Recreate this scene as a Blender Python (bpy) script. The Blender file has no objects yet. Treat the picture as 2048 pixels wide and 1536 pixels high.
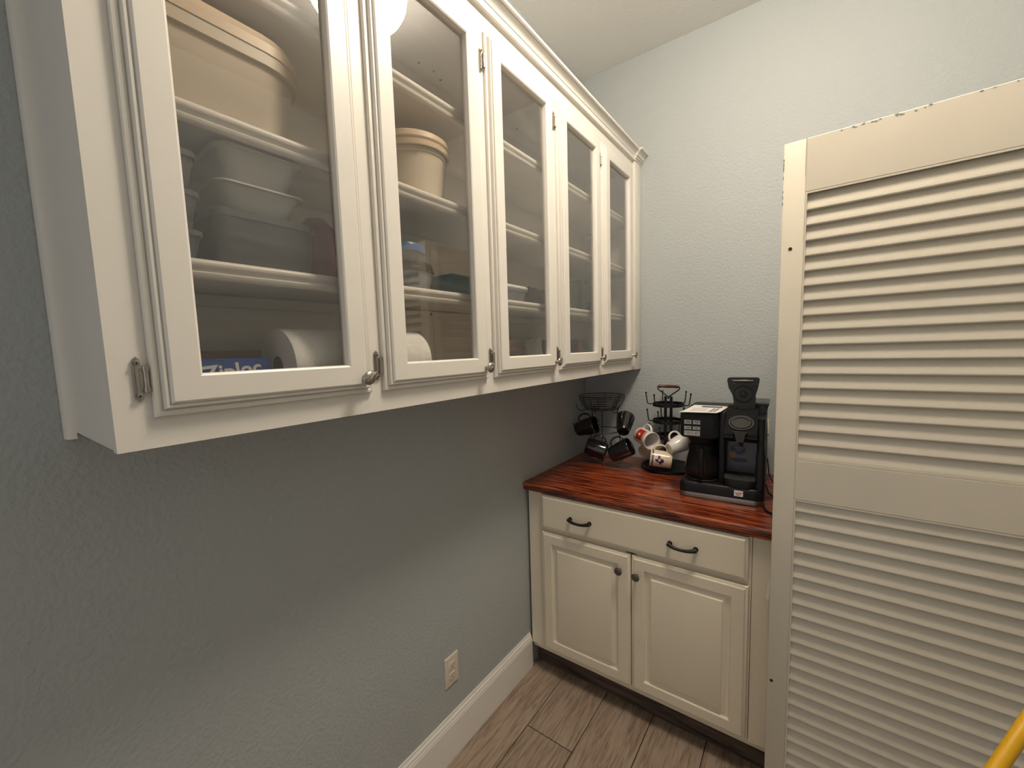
import bpy, bmesh, math, random
from mathutils import Vector, Matrix
random.seed(7)
PI = math.pi
S = bpy.context.scene
C = S.collection

# ------------------------------------------------------------------ camera, world, light, exposure
cam_d = bpy.data.cameras.new('camera'); cam = bpy.data.objects.new('camera', cam_d); C.objects.link(cam)
cam_d.sensor_width = 36.0
cam_d.lens = 830.467 / 2048 * 36.0
cam_d.shift_x = 23.133 / 2048; cam_d.shift_y = 12.397 / 2048
cam_d.clip_start = 0.02
r_ = Vector((0.80049074, 0.59848641, -0.03207164)); u_ = Vector((-0.03208709, 0.09622879, 0.99484192)); f_ = Vector((-0.59848558, 0.79533266, -0.09623394))
cam.matrix_world = Matrix(((r_.x, u_.x, -f_.x, 1.03450), (r_.y, u_.y, -f_.y, -2.19351), (r_.z, u_.z, -f_.z, 1.50909), (0, 0, 0, 1)))
S.camera = cam
w = bpy.data.worlds.new('world'); S.world = w; w.use_nodes = True
w.node_tree.nodes['Background'].inputs[0].default_value = (0.96, 0.95, 0.93, 1)
w.node_tree.nodes['Background'].inputs[1].default_value = 0.48
LAMP = 60.0
S.view_settings.view_transform = 'Standard'; S.view_settings.look = 'None'
S.view_settings.gamma = 1; S.view_settings.use_curve_mapping = False
S.view_settings.exposure = 0.18

# ------------------------------------------------------------------ materials
def lin(c):
    return tuple(((v / 12.92) if v <= .04045 else ((v + .055) / 1.055) ** 2.4) for v in c)
def rgb(r, g, b): return lin((r / 255, g / 255, b / 255)) + (1,)
def mat(name, col, rough=.5, metal=0., bump=None, spec=.5, noise=None, coat=0., emis=None):
    m = bpy.data.materials.new(name); m.use_nodes = True; nt = m.node_tree; p = nt.nodes['Principled BSDF']
    p.inputs['Base Color'].default_value = col; p.inputs['Roughness'].default_value = rough; p.inputs['Metallic'].default_value = metal
    p.inputs['Specular IOR Level'].default_value = spec; p.inputs['Coat Weight'].default_value = coat
    tc = nt.nodes.new('ShaderNodeTexCoord')
    if noise:
        sc, amt = noise
        n = nt.nodes.new('ShaderNodeTexNoise'); n.inputs['Scale'].default_value = sc; n.inputs['Detail'].default_value = 4
        nt.links.new(tc.outputs['Object'], n.inputs['Vector'])
        mx = nt.nodes.new('ShaderNodeMix'); mx.data_type = 'RGBA'
        mx.inputs[6].default_value = tuple(max(0, v * (1 - amt)) for v in col[:3]) + (1,)
        mx.inputs[7].default_value = tuple(min(1, v * (1 + amt)) for v in col[:3]) + (1,)
        nt.links.new(n.outputs['Fac'], mx.inputs[0]); nt.links.new(mx.outputs[2], p.inputs['Base Color'])
    if bump:
        sc, st, dist = bump
        n2 = nt.nodes.new('ShaderNodeTexNoise'); n2.inputs['Scale'].default_value = sc; n2.inputs['Detail'].default_value = 3
        nt.links.new(tc.outputs['Object'], n2.inputs['Vector'])
        b = nt.nodes.new('ShaderNodeBump'); b.inputs['Strength'].default_value = st; b.inputs['Distance'].default_value = dist
        nt.links.new(n2.outputs['Fac'], b.inputs['Height']); nt.links.new(b.outputs[0], p.inputs['Normal'])
    if emis:
        p.inputs['Emission Color'].default_value = emis[0]; p.inputs['Emission Strength'].default_value = emis[1]
    return m
def clearmat(name, col, alpha, rough=.1, fres=True):
    # thin translucent plastic: part see-through, part painted body
    m = bpy.data.materials.new(name); m.use_nodes = True; nt = m.node_tree; p = nt.nodes['Principled BSDF']
    p.inputs['Base Color'].default_value = col; p.inputs['Roughness'].default_value = rough
    t = nt.nodes.new('ShaderNodeBsdfTransparent'); t.inputs[0].default_value = tuple(.5 + .5 * v for v in col[:3]) + (1,)
    mx = nt.nodes.new('ShaderNodeMixShader'); mx.inputs[0].default_value = alpha
    nt.links.new(t.outputs[0], mx.inputs[1]); nt.links.new(p.outputs[0], mx.inputs[2])
    nt.links.new(mx.outputs[0], nt.nodes['Material Output'].inputs[0])
    return m
def paneglass(name, tint=(.91, .90, .885, 1), haze=.018, k=1.8):
    m = bpy.data.materials.new(name); m.use_nodes = True; nt = m.node_tree; N = nt.nodes; L = nt.links
    N.remove(N['Principled BSDF'])
    t = N.new('ShaderNodeBsdfTransparent'); t.inputs[0].default_value = tint
    g = N.new('ShaderNodeBsdfGlossy'); g.inputs['Roughness'].default_value = .015; g.inputs[0].default_value = (1, 1, 1, 1)
    f = N.new('ShaderNodeFresnel'); f.inputs[0].default_value = 1.55
    geo = N.new('ShaderNodeNewGeometry'); inv = N.new('ShaderNodeMath'); inv.operation = 'SUBTRACT'; inv.inputs[0].default_value = k
    sc = N.new('ShaderNodeMath'); sc.operation = 'MULTIPLY'; sc.inputs[1].default_value = k
    L.new(geo.outputs['Backfacing'], sc.inputs[0]); L.new(sc.outputs[0], inv.inputs[1])
    mu = N.new('ShaderNodeMath'); mu.operation = 'MULTIPLY'; mu.use_clamp = True
    L.new(f.outputs[0], mu.inputs[0]); L.new(inv.outputs[0], mu.inputs[1])
    mx = N.new('ShaderNodeMixShader'); L.new(mu.outputs[0], mx.inputs[0]); L.new(t.outputs[0], mx.inputs[1]); L.new(g.outputs[0], mx.inputs[2])
    # dusty film, wiped in diagonal streaks
    d = N.new('ShaderNodeBsdfDiffuse'); d.inputs[0].default_value = (.8, .8, .78, 1)
    tc = N.new('ShaderNodeTexCoord'); mp = N.new('ShaderNodeMapping'); mp.inputs['Rotation'].default_value = (.6, 0, 0); mp.inputs['Scale'].default_value = (1, 3, 40)
    n = N.new('ShaderNodeTexNoise'); n.inputs['Scale'].default_value = 1.5; n.inputs['Detail'].default_value = 5
    L.new(tc.outputs['Object'], mp.inputs[0]); L.new(mp.outputs[0], n.inputs['Vector'])
    cr = N.new('ShaderNodeMapRange'); cr.inputs[1].default_value = .45; cr.inputs[2].default_value = .8; cr.inputs[3].default_value = haze * .35; cr.inputs[4].default_value = haze * 1.6
    L.new(n.outputs['Fac'], cr.inputs[0])
    m2 = N.new('ShaderNodeMixShader'); L.new(cr.outputs[0], m2.inputs[0]); L.new(mx.outputs[0], m2.inputs[1]); L.new(d.outputs[0], m2.inputs[2])
    L.new(m2.outputs[0], N['Material Output'].inputs[0])
    return m
def woodmat(name, dark, mid, light, axis='x', scale=6, rough=.3, vary=0., knots=.5, coat=0., bump=.15, stretch=12, lo=.33, hi=.66):
    m = bpy.data.materials.new(name); m.use_nodes = True; nt = m.node_tree; N = nt.nodes; L = nt.links; p = N['Principled BSDF']
    tc = N.new('ShaderNodeTexCoord'); mp = N.new('ShaderNodeMapping')
    s = [stretch, stretch, stretch]; s[{'x': 0, 'y': 1}[axis]] = 1.0
    mp.inputs['Scale'].default_value = s
    oi = N.new('ShaderNodeObjectInfo'); ad = N.new('ShaderNodeVectorMath'); ad.operation = 'ADD'
    mu = N.new('ShaderNodeMath'); mu.operation = 'MULTIPLY'; mu.inputs[1].default_value = 37.
    L.new(oi.outputs['Random'], mu.inputs[0]); L.new(tc.outputs['Object'], ad.inputs[0]); L.new(mu.outputs[0], ad.inputs[1])
    L.new(ad.outputs[0] if vary else tc.outputs['Object'], mp.inputs[0])
    n = N.new('ShaderNodeTexNoise'); n.inputs['Scale'].default_value = scale; n.inputs['Detail'].default_value = 8; n.inputs['Roughness'].default_value = .62; n.inputs['Distortion'].default_value = knots
    L.new(mp.outputs[0], n.inputs['Vector'])
    n3 = N.new('ShaderNodeTexNoise'); n3.inputs['Scale'].default_value = scale * .35; n3.inputs['Detail'].default_value = 3
    L.new(mp.outputs[0], n3.inputs['Vector'])
    # cathedral rings from the broad noise
    rg = N.new('ShaderNodeMath'); rg.operation = 'MULTIPLY'; rg.inputs[1].default_value = 22.; L.new(n3.outputs['Fac'], rg.inputs[0])
    sn = N.new('ShaderNodeMath'); sn.operation = 'SINE'; L.new(rg.outputs[0], sn.inputs[0])
    ml = N.new('ShaderNodeMath'); ml.operation = 'MULTIPLY_ADD'; ml.inputs[1].default_value = .09; L.new(sn.outputs[0], ml.inputs[0]); L.new(n.outputs['Fac'], ml.inputs[2])
    cr = N.new('ShaderNodeValToRGB'); e = cr.color_ramp.elements
    e[0].position = lo; e[0].color = dark; e[1].position = hi; e[1].color = light
    k = cr.color_ramp.elements.new(.48); k.color = mid
    L.new(ml.outputs[0], cr.inputs[0])
    if vary:
        hs = N.new('ShaderNodeHueSaturation'); mr = N.new('ShaderNodeMapRange'); mr.inputs[3].default_value = 1 - vary; mr.inputs[4].default_value = 1 + vary
        L.new(oi.outputs['Random'], mr.inputs[0]); L.new(mr.outputs[0], hs.inputs['Value']); L.new(cr.outputs[0], hs.inputs['Color']); L.new(hs.outputs[0], p.inputs['Base Color'])
    else: L.new(cr.outputs[0], p.inputs['Base Color'])
    p.inputs['Roughness'].default_value = rough; p.inputs['Coat Weight'].default_value = coat; p.inputs['Coat Roughness'].default_value = .12
    b = N.new('ShaderNodeBump'); b.inputs['Strength'].default_value = bump; b.inputs['Distance'].default_value = .002
    L.new(ml.outputs[0], b.inputs['Height']); L.new(b.outputs[0], p.inputs['Normal'])
    return m

M = {}
M['wall'] = mat('wall_paint_blue_grey', (.43, .455, .455, 1), .6, bump=(95, .6, .004), spec=.35)
M['ceiling'] = mat('ceiling_paint', (.84, .83, .80, 1), .9, bump=(110, .3, .003))
M['white'] = mat('cabinet_paint_white', (.76, .72, .655, 1), .36, bump=(60, .06, .001), noise=(9, .03))
M['cream'] = mat('base_cabinet_paint_cream', (.82, .735, .585, 1), .36, bump=(55, .05, .001), noise=(7, .03))
M['louver'] = mat('louver_door_paint_cream', (.69, .625, .51, 1), .42, bump=(70, .08, .001), noise=(8, .04))
M['base'] = mat('baseboard_paint', (.86, .83, .77, 1), .4, noise=(9, .03))
M['cnt'] = woodmat('red_oak_countertop', rgb(54, 16, 7), rgb(124, 48, 22), rgb(168, 82, 42), 'x', 8, .3, coat=.35, knots=.9, stretch=20, lo=.40, hi=.60)
M['plank'] = woodmat('wood_look_plank', rgb(126, 107, 92), rgb(152, 133, 116), rgb(164, 146, 129), 'y', 9, .42, vary=.07, knots=1.0, bump=.18, stretch=13)
M['grout'] = mat('dark_grout', rgb(58, 46, 38), .9, noise=(60, .2))
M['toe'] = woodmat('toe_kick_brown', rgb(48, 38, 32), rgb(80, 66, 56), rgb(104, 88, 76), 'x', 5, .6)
M['nickel'] = mat('brushed_nickel', (.42, .38, .34, 1), .32, 1.0, noise=(90, .2))
M['bronze'] = mat('oil_rubbed_bronze', (.02, .016, .014, 1), .4, .3)
M['pewter'] = mat('dark_pewter', (.16, .14, .125, 1), .4, .9, bump=(200, .3, .001))
M['glass'] = paneglass('cabinet_glass')
M['plastic_ivory'] = mat('outlet_plastic', (.70, .63, .53, 1), .35)
M['slot'] = mat('dark_slot', (.02, .018, .016, 1), .7)
M['blackdull'] = mat('dull_black_plastic', (.007, .007, .0075, 1), .7, spec=.12)
M['iron'] = mat('black_wire', (.012, .012, .014, 1), .45, .4)
M['mug_black'] = mat('black_glaze', (.008, .008, .009, 1), .12, coat=.6)
M['mug_white'] = mat('white_glaze', (.78, .74, .68, 1), .15, coat=.4)
M['mug_cream'] = mat('cream_glaze', (.74, .62, .45, 1), .2, coat=.4)
M['red'] = mat('red_print', (.45, .02, .015, 1), .3)
M['navy'] = mat('navy_print', (.01, .015, .07, 1), .3)
M['gold'] = mat('gold_print', (.6, .4, .1, 1), .4)
M['whiteprint'] = mat('white_print', (.85, .84, .8, 1), .5)
M['black'] = mat('black_plastic', (.009, .009, .010, 1), .42, spec=.3, bump=(250, .05, .0005))
M['blackmat'] = mat('dark_grey_plastic', (.018, .0185, .019, 1), .5, spec=.35)
M['smoke'] = clearmat('smoked_plastic', (.05, .055, .06, 1), .8, .12)
M['chrome'] = mat('stainless_strip', (.34, .31, .28, 1), .38, 1.0)
M['ring'] = mat('grey_ring_plastic', (.05, .05, .05, 1), .6, spec=.15)
M['button'] = mat('button_face', (.80, .82, .78, 1), .4)
M['carafe'] = clearmat('dark_carafe_glass', (.02, .016, .014, 1), .72, .03)
M['paper'] = mat('paper', (.80, .78, .74, 1), .7)
M['ink'] = mat('ink', (.08, .075, .10, 1), .7)
M['greyink'] = mat('grey_ink', (.35, .34, .34, 1), .7)
M['panelprint'] = mat('purple_grey_film', (.15, .14, .15, 1), .3, noise=(12, .35))
M['purple'] = mat('purple_print', (.055, .03, .10, 1), .4)
M['amber'] = mat('amber_print', (.45, .25, .06, 1), .5)
M['lampglass'] = mat('lamp_glass_lit', (.9, .88, .82, 1), .3, emis=((1.0, .88, .725, 1), LAMP))
M['lampbase'] = mat('lamp_base_white', (.7, .68, .64, 1), .4)
M['beige'] = mat('beige_plastic', (.74, .58, .41, 1), .35, noise=(5, .04))
M['beigebody'] = mat('beige_tub_plastic', (.66, .57, .44, 1), .4, noise=(5, .05))
M['tray'] = clearmat('milky_tray_plastic', (.66, .65, .61, 1), .85, .3)
M['greybox'] = clearmat('grey_tub_plastic', (.10, .10, .098, 1), .9, .3)
M['pinkclear'] = clearmat('pink_clear_plastic', (.46, .13, .17, 1), .5, .15)
M['redclear'] = clearmat('red_plastic', (.36, .035, .05, 1), .8, .2)
M['clear'] = clearmat('clear_plastic', (.5, .54, .58, 1), .35, .08)
M['bluelid'] = clearmat('blue_lid_plastic', (.035, .13, .36, 1), .92, .3)
M['blacklid'] = mat('black_lid_plastic', (.02, .018, .018, 1), .2)
M['bagblue'] = mat('blue_box_card', (.006, .07, .36, 1), .45, noise=(8, .25))
M['teal'] = mat('teal_box_card', (.02, .17, .26, 1), .5, noise=(14, .4))
M['towel'] = mat('paper_towel', (.90, .89, .86, 1), .95, bump=(45, .8, .004))
M['card'] = mat('brown_card', (.22, .14, .08, 1), .8)
M['brownbag'] = mat('brown_foil_bag', (.10, .035, .025, 1), .4, noise=(25, .5), bump=(30, .8, .006))
M['wrap'] = mat('clear_wrap_parcel', (.30, .30, .31, 1), .12, noise=(30, .6), bump=(40, 1, .006))
M['rosepack'] = mat('rose_pack', (.34, .20, .17, 1), .6, noise=(30, .4))
M['napkin'] = mat('napkin_paper', (.62, .60, .54, 1), .95, bump=(90, .5, .003))
M['darkbox'] = mat('dark_green_card', (.03, .045, .04, 1), .5, noise=(20, .3))
M['greenbox'] = mat('olive_green_card', (.13, .17, .07, 1), .55, noise=(18, .6))
M['orange'] = mat('orange_rubber', (.55, .17, .07, 1), .5)
M['yellow'] = mat('yellow_painted_pole', (.62, .33, .005, 1), .35)
M['bristle'] = mat('bristle_grey', (.12, .10, .10, 1), .9, bump=(80, 1, .005))
M['gripwood'] = woodmat('reddish_wood_grip', rgb(44, 20, 14), rgb(78, 40, 30), rgb(98, 56, 42), 'x', 20, .4)
M['seam'] = mat('seam_dark', (.10, .09, .075, 1), .8)
M['chip'] = mat('chipped_paint', (.20, .20, .18, 1), .8)

# ------------------------------------------------------------------ mesh helpers
def bxx(bm, x0, y0, z0, x1, y1, z1, bev=0., seg=2, mi=0, mx=None):
    t = bmesh.new(); bmesh.ops.create_cube(t, size=1)
    for v in t.verts: v.co = Vector((x0 + (v.co.x + .5) * (x1 - x0), y0 + (v.co.y + .5) * (y1 - y0), z0 + (v.co.z + .5) * (z1 - z0)))
    if bev: bmesh.ops.bevel(t, geom=list(t.edges), offset=bev, segments=seg, profile=.5, affect='EDGES')
    join(bm, t, mi, mx)
def join(bm, t, mi=0, mx=None):
    if mx is not None: bmesh.ops.transform(t, matrix=mx, verts=t.verts)
    for f in t.faces: f.material_index = mi
    me = bpy.data.meshes.new('t'); t.to_mesh(me); t.free(); bm.from_mesh(me); bpy.data.meshes.remove(me)
def lathe(bm, prof, n=32, mi=0, mx=None, closed=False):
    # prof: (r, z) from first to last; r=0 ends close
    t = bmesh.new(); rings = []
    for r, z in prof:
        if r < 1e-6: rings.append([t.verts.new((0, 0, z))])
        else: rings.append([t.verts.new((r * math.cos(2 * PI * i / n), r * math.sin(2 * PI * i / n), z)) for i in range(n)])
    pairs = list(zip(rings, rings[1:]))
    if closed: pairs.append((rings[-1], rings[0]))
    for a, b in pairs:
        for i in range(n):
            j = (i + 1) % n
            if len(a) == 1 and len(b) == 1: continue
            if len(a) == 1: t.faces.new((a[0], b[j], b[i]))
            elif len(b) == 1: t.faces.new((a[i], a[j], b[0]))
            else: t.faces.new((a[i], a[j], b[j], b[i]))
    bmesh.ops.recalc_face_normals(t, faces=t.faces)
    join(bm, t, mi, mx)
def tube(bm, pts, rad, n=8, mi=0, mx=None, closed=False, sy=1.):
    pts = [Vector(p) for p in pts]; t = bmesh.new(); N = len(pts); rings = []
    up = None
    for i, p in enumerate(pts):
        a = pts[i - 1] if (i or closed) else p; b = pts[(i + 1) % N] if (i < N - 1 or closed) else p
        d = (b - a).normalized()
        if up is None:
            up = Vector((0, 0, 1)) if abs(d.z) < .9 else Vector((1, 0, 0))
        x = d.cross(up)
        if x.length < 1e-5: x = d.cross(Vector((0, 1, 0)))
        x.normalize(); y = x.cross(d).normalized(); up = y
        rr = rad[i] if isinstance(rad, (list, tuple)) else rad
        rings.append([t.verts.new(p + (x * math.cos(2 * PI * k / n) + y * sy * math.sin(2 * PI * k / n)) * rr) for k in range(n)])
    pr = list(zip(rings, rings[1:]))
    if closed: pr.append((rings[-1], rings[0]))
    for a, b in pr:
        for i in range(n): t.faces.new((a[i], a[(i + 1) % n], b[(i + 1) % n], b[i]))
    if not closed: t.faces.new(rings[0]); t.faces.new(rings[-1])
    bmesh.ops.recalc_face_normals(t, faces=t.faces)
    join(bm, t, mi, mx)
def prism(bm, poly, axis, a, b, mi=0, mx=None):
    # poly 2D extruded along axis; 2D coords are the other two axes in order
    t = bmesh.new()
    def P(p, h):
        return {'x': (h, p[0], p[1]), 'y': (p[0], h, p[1]), 'z': (p[0], p[1], h)}[axis]
    A = [t.verts.new(P(p, a)) for p in poly]; B = [t.verts.new(P(p, b)) for p in poly]; n = len(poly)
    for i in range(n): t.faces.new((A[i], A[(i + 1) % n], B[(i + 1) % n], B[i]))
    t.faces.new(A); t.faces.new(B)
    bmesh.ops.recalc_face_normals(t, faces=t.faces)
    join(bm, t, mi, mx)
def rrect(hx, hy, r, n=6):
    r = min(r, hx * .999, hy * .999); o = []
    for cx, cy, a0 in ((hx - r, hy - r, 0), (-hx + r, hy - r, PI / 2), (-hx + r, -hy + r, PI), (hx - r, -hy + r, 3 * PI / 2)):
        for k in range(n + 1):
            a = a0 + k * PI / 2 / n; o.append((cx + r * math.cos(a), cy + r * math.sin(a)))
    return o
def loft(bm, secs, mi=0, mx=None, n=6, capa=True, capb=True):
    # secs: (z, hx, hy, r)
    t = bmesh.new(); rings = [[t.verts.new((x, y, z)) for x, y in rrect(hx, hy, r, n)] for z, hx, hy, r in secs]
    for a, b in zip(rings, rings[1:]):
        k = len(a)
        for i in range(k): t.faces.new((a[i], a[(i + 1) % k], b[(i + 1) % k], b[i]))
    if capa: t.faces.new(rings[0])
    if capb: t.faces.new(rings[-1])
    bmesh.ops.recalc_face_normals(t, faces=t.faces)
    join(bm, t, mi, mx)
def ringpanel(bm, P, u0, u1, v0, v1, rings, cap=True, mi=0):
    # nested rectangles: rings (inset, height); P maps (u, v, h) to space
    t = bmesh.new(); R = []
    for d, h in rings:
        R.append([t.verts.new(P(*q)) for q in ((u0 + d, v0 + d, h), (u1 - d, v0 + d, h), (u1 - d, v1 - d, h), (u0 + d, v1 - d, h))])
    for a, b in zip(R, R[1:]):
        for i in range(4): t.faces.new((a[i], a[(i + 1) % 4], b[(i + 1) % 4], b[i]))
    if cap: t.faces.new(R[-1]); t.faces.new(R[0])
    else:
        for i in range(4): t.faces.new((R[0][i], R[0][(i + 1) % 4], R[-1][(i + 1) % 4], R[-1][i]))
    bmesh.ops.recalc_face_normals(t, faces=t.faces)
    join(bm, t, mi)
def decal(bm, fn, u0, u1, v0, v1, nu, nv, P, mi=0):
    t = bmesh.new(); V = {}
    def g(i, j):
        if (i, j) not in V: V[i, j] = t.verts.new(P(u0 + (u1 - u0) * i / nu, v0 + (v1 - v0) * j / nv))
        return V[i, j]
    k = 0
    for i in range(nu):
        for j in range(nv):
            if fn(u0 + (u1 - u0) * (i + .5) / nu, v0 + (v1 - v0) * (j + .5) / nv):
                t.faces.new((g(i, j), g(i + 1, j), g(i + 1, j + 1), g(i, j + 1))); k += 1
    if k: join(bm, t, mi)
    else: t.free()
def inpoly(poly):
    def f(x, y):
        c = False; n = len(poly)
        for i in range(n):
            x1, y1 = poly[i]; x2, y2 = poly[i - 1]
            if (y1 > y) != (y2 > y) and x < (x2 - x1) * (y - y1) / (y2 - y1) + x1: c = not c
        return c
    return f
def obj(name, bm, m, parent=None, smooth=True, local=False, ang=38, label=None):
    if parent is not None and not local:
        bmesh.ops.translate(bm, verts=bm.verts, vec=-abs_loc(parent))
    if smooth:
        for f in bm.faces: f.smooth = True
        for e in bm.edges:
            if len(e.link_faces) == 2:
                if e.calc_face_angle(0) > math.radians(ang): e.smooth = False
            else: e.smooth = False
    me = bpy.data.meshes.new(name); bm.to_mesh(me); bm.free()
    for x in (m if isinstance(m, (list, tuple)) else [m]): me.materials.append(M[x])
    o = bpy.data.objects.new(name, me); C.objects.link(o)
    if parent is not None: o.parent = parent
    if label: o['label'] = label
    return o
def abs_loc(o):
    v = Vector(o.location)
    while o.parent: o = o.parent; v += Vector(o.location)
    return v
def centre(o):
    # move a top-level single-mesh object's origin to its base centre
    me = o.data; xs = [v.co for v in me.vertices]
    c = Vector(((min(v.x for v in xs) + max(v.x for v in xs)) / 2, (min(v.y for v in xs) + max(v.y for v in xs)) / 2, min(v.z for v in xs)))
    me.transform(Matrix.Translation(-c)); o.location = o.location + c
    return o
def tag(o, label, cat, group=None, kind=None):
    o['label'] = label; o['category'] = cat
    if group: o['group'] = group
    if kind: o['kind'] = kind
    return o
def thing(name, loc, label, cat, group=None, rz=0, kind=None):
    o = bpy.data.objects.new(name, None); o.empty_display_size = .05; C.objects.link(o)
    o.location = loc; o.rotation_euler = (0, 0, rz)
    return tag(o, label, cat, group, kind)
def struct(o, label=None, cat=None):
    o['kind'] = 'structure'
    if label: o['label'] = label; o['category'] = cat
    return o
def copy_tree(o, parent=None):
    c = o.copy(); C.objects.link(c); c.parent = parent
    for ch in [k for k in bpy.data.objects if k.parent == o]: copy_tree(ch, c)
    return c
def textmesh(bm, s, size, mx, mi=0, off=0., ext=.0004):
    cu = bpy.data.curves.new('t', 'FONT'); cu.body = s; cu.size = size; cu.offset = off; cu.extrude = ext; cu.resolution_u = 3
    cu.align_x = 'CENTER'; cu.align_y = 'CENTER'
    o = bpy.data.objects.new('t', cu); C.objects.link(o); bpy.context.view_layer.update()
    me = bpy.data.meshes.new_from_object(o.evaluated_get(bpy.context.evaluated_depsgraph_get()))
    t = bmesh.new(); t.from_mesh(me); bpy.data.objects.remove(o); bpy.data.curves.remove(cu); bpy.data.meshes.remove(me)
    join(bm, t, mi, mx)
def B(): return bmesh.new()
def basis(X, Y, Z, o=(0, 0, 0)):
    X, Y, Z = Vector(X), Vector(Y), Vector(Z)
    return Matrix(((X.x, Y.x, Z.x, o[0]), (X.y, Y.y, Z.y, o[1]), (X.z, Y.z, Z.z, o[2]), (0, 0, 0, 1)))

# ------------------------------------------------------------------ the setting
H = 2.93; W = 1.95; Y0 = -3.7
b = B(); bxx(b, -.12, Y0, -.05, W + .1, .1, -.004); fl = struct(obj('floor', b, 'grout', smooth=False), 'grey brown wood look plank floor', 'floor')
xs = [-.037 + .199 * i for i in range(0, 11)]
for i, x0 in enumerate(xs):
    x1 = min(x0 + .199, W); a = max(x0, 0.0)
    if x1 - a < .02: continue
    off = {1: -.925}.get(i, -.06 - .11 * ((i * 5) % 4))
    e = [0.0]; y = off
    while y > -.05: y -= 1.2
    while y > Y0: e.append(y); y -= 1.2
    e.append(Y0)
    for p, q in zip(e, e[1:]):
        if p - q < .02: continue
        b = B(); bxx(b, a + .0015, q + .0015, -.005, x1 - .0015, p - .0015, 0.0 + random.uniform(-.0003, .0003), .0012, 1)
        cx, cy = (a + x1) / 2, (p + q) / 2
        bmesh.ops.translate(b, verts=b.verts, vec=(-cx, -cy, 0))
        o = obj('plank', b, 'plank', fl, local=True); o.location = (cx, cy, 0)
b = B(); bxx(b, -.12, Y0, H, W + .1, .1, H + .08); struct(obj('ceiling', b, 'ceiling', smooth=False), 'light grey painted ceiling', 'ceiling')
b = B(); bxx(b, -.12, Y0, -.05, 0, .1, H + .02); struct(obj('wall_left', b, 'wall', smooth=False), 'blue grey wall carrying the glass cabinet', 'wall')
b = B(); bxx(b, -.12, 0, -.05, W + .1, .1, H + .02); struct(obj('wall_back', b, 'wall', smooth=False), 'blue grey textured wall behind the coffee counter', 'wall')
b = B(); bxx(b, W, Y0, -.05, W + .1, .1, H + .02); struct(obj('wall_right', b, 'wall', smooth=False), 'blue grey wall on the right', 'wall')
# baseboard on the left wall: flat board with a moulded cap
bp = [(0.001, .001), (.015, .001), (.015, .135), (.0135, .139), (.0135, .144), (.011, .149), (.0105, .156), (.006, .163), (.005, .171), (.001, .171)]
b = B(); prism(b, bp, 'y', Y0 + .01, -.650); struct(obj('baseboard_left', b, 'base', ang=20), 'white moulded baseboard along the left wall', 'baseboard')
b = B(); prism(b, [(W - p[0], p[1]) for p in bp], 'y', Y0 + .01, -.01); struct(obj('baseboard_right', b, 'base', ang=20))

# ------------------------------------------------------------------ glass-fronted wall cabinet
F = .302; YN = -2.068; ZB = 1.388; ZT = 2.41
SH = [1.665, 1.897, 2.136]
wc = thing('wall_cabinet', (.15, -1.03, ZB), 'long white wall cabinet with five glass doors and crown moulding, hung on the left wall', 'cabinet')
b = B(); bxx(b, .0015, YN, ZB + .002, F - .018, YN + .018, ZT + .03, .001, 1); obj('side_panel', b, 'white', wc)
b = B(); bxx(b, .0015, -.020, ZB + .002, F - .018, -.0015, ZT + .03, .001, 1); obj('side_panel', b, 'white', wc)
b = B(); bxx(b, .0015, YN + .018, ZB + .006, .010, -.020, ZT + .03); obj('back_panel', b, 'white', wc, smooth=False)
b = B(); bxx(b, .010, YN + .018, ZB + .008, F - .018, -.020, ZB + .026); obj('bottom_panel', b, 'white', wc, smooth=False)
b = B(); bxx(b, .010, YN + .018, ZT - .03, F - .018, -.020, ZT - .012); obj('top_panel', b, 'white', wc, smooth=False)
b = B(); bxx(b, .010, YN + .019, SH[0] - .045, .022, -.021, SH[0] - .021, .001, 1); obj('cleat', b, 'white', wc)
for y in (-.033,):
    for z in SH:
        b = B(); bxx(b, .022, y, z - .045, .25, y + .012, z - .021, .001, 1); obj('cleat', b, 'white', wc)
for z in SH:
    b = B(); bxx(b, .0105, YN + .019, z - .019, .262, -.021, z)
    prism(b, [(.262, z - .030), (.268, z - .030), (.272, z - .026), (.273, z - .021), (.270, z - .018), (.270, z - .016), (.275, z - .013), (.277, z - .007), (.275, z - .002), (.270, z), (.262, z)], 'y', YN + .019, -.021)
    obj('shelf', b, 'white', wc, ang=50)
# face frame
doors_y = [-2.026, -1.639, -1.252, -.866, -.481]; DW = .357; DZ0, DZ1 = 1.431, 2.353
b = B(); ft = .018
bxx(b, F - ft, YN, ZB, F, -.0015, DZ0 + .014); bxx(b, F - ft, YN, DZ1 - .014, F, -.0015, ZT + .02)
edges = [YN] + [y + s for y in doors_y for s in (.014, DW - .014)] + [-.0015]
for i in range(0, len(edges), 2): bxx(b, F - ft, edges[i], DZ0 + .014, F, edges[i + 1], DZ1 - .014)
bmesh.ops.remove_doubles(b, verts=b.verts, dist=1e-5); obj('face_frame', b, 'white', wc)
b = B(); bxx(b, F, -.092, ZB, F + .013, -.0015, ZT, .002, 2); obj('pilaster', b, 'white', wc)
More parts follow.
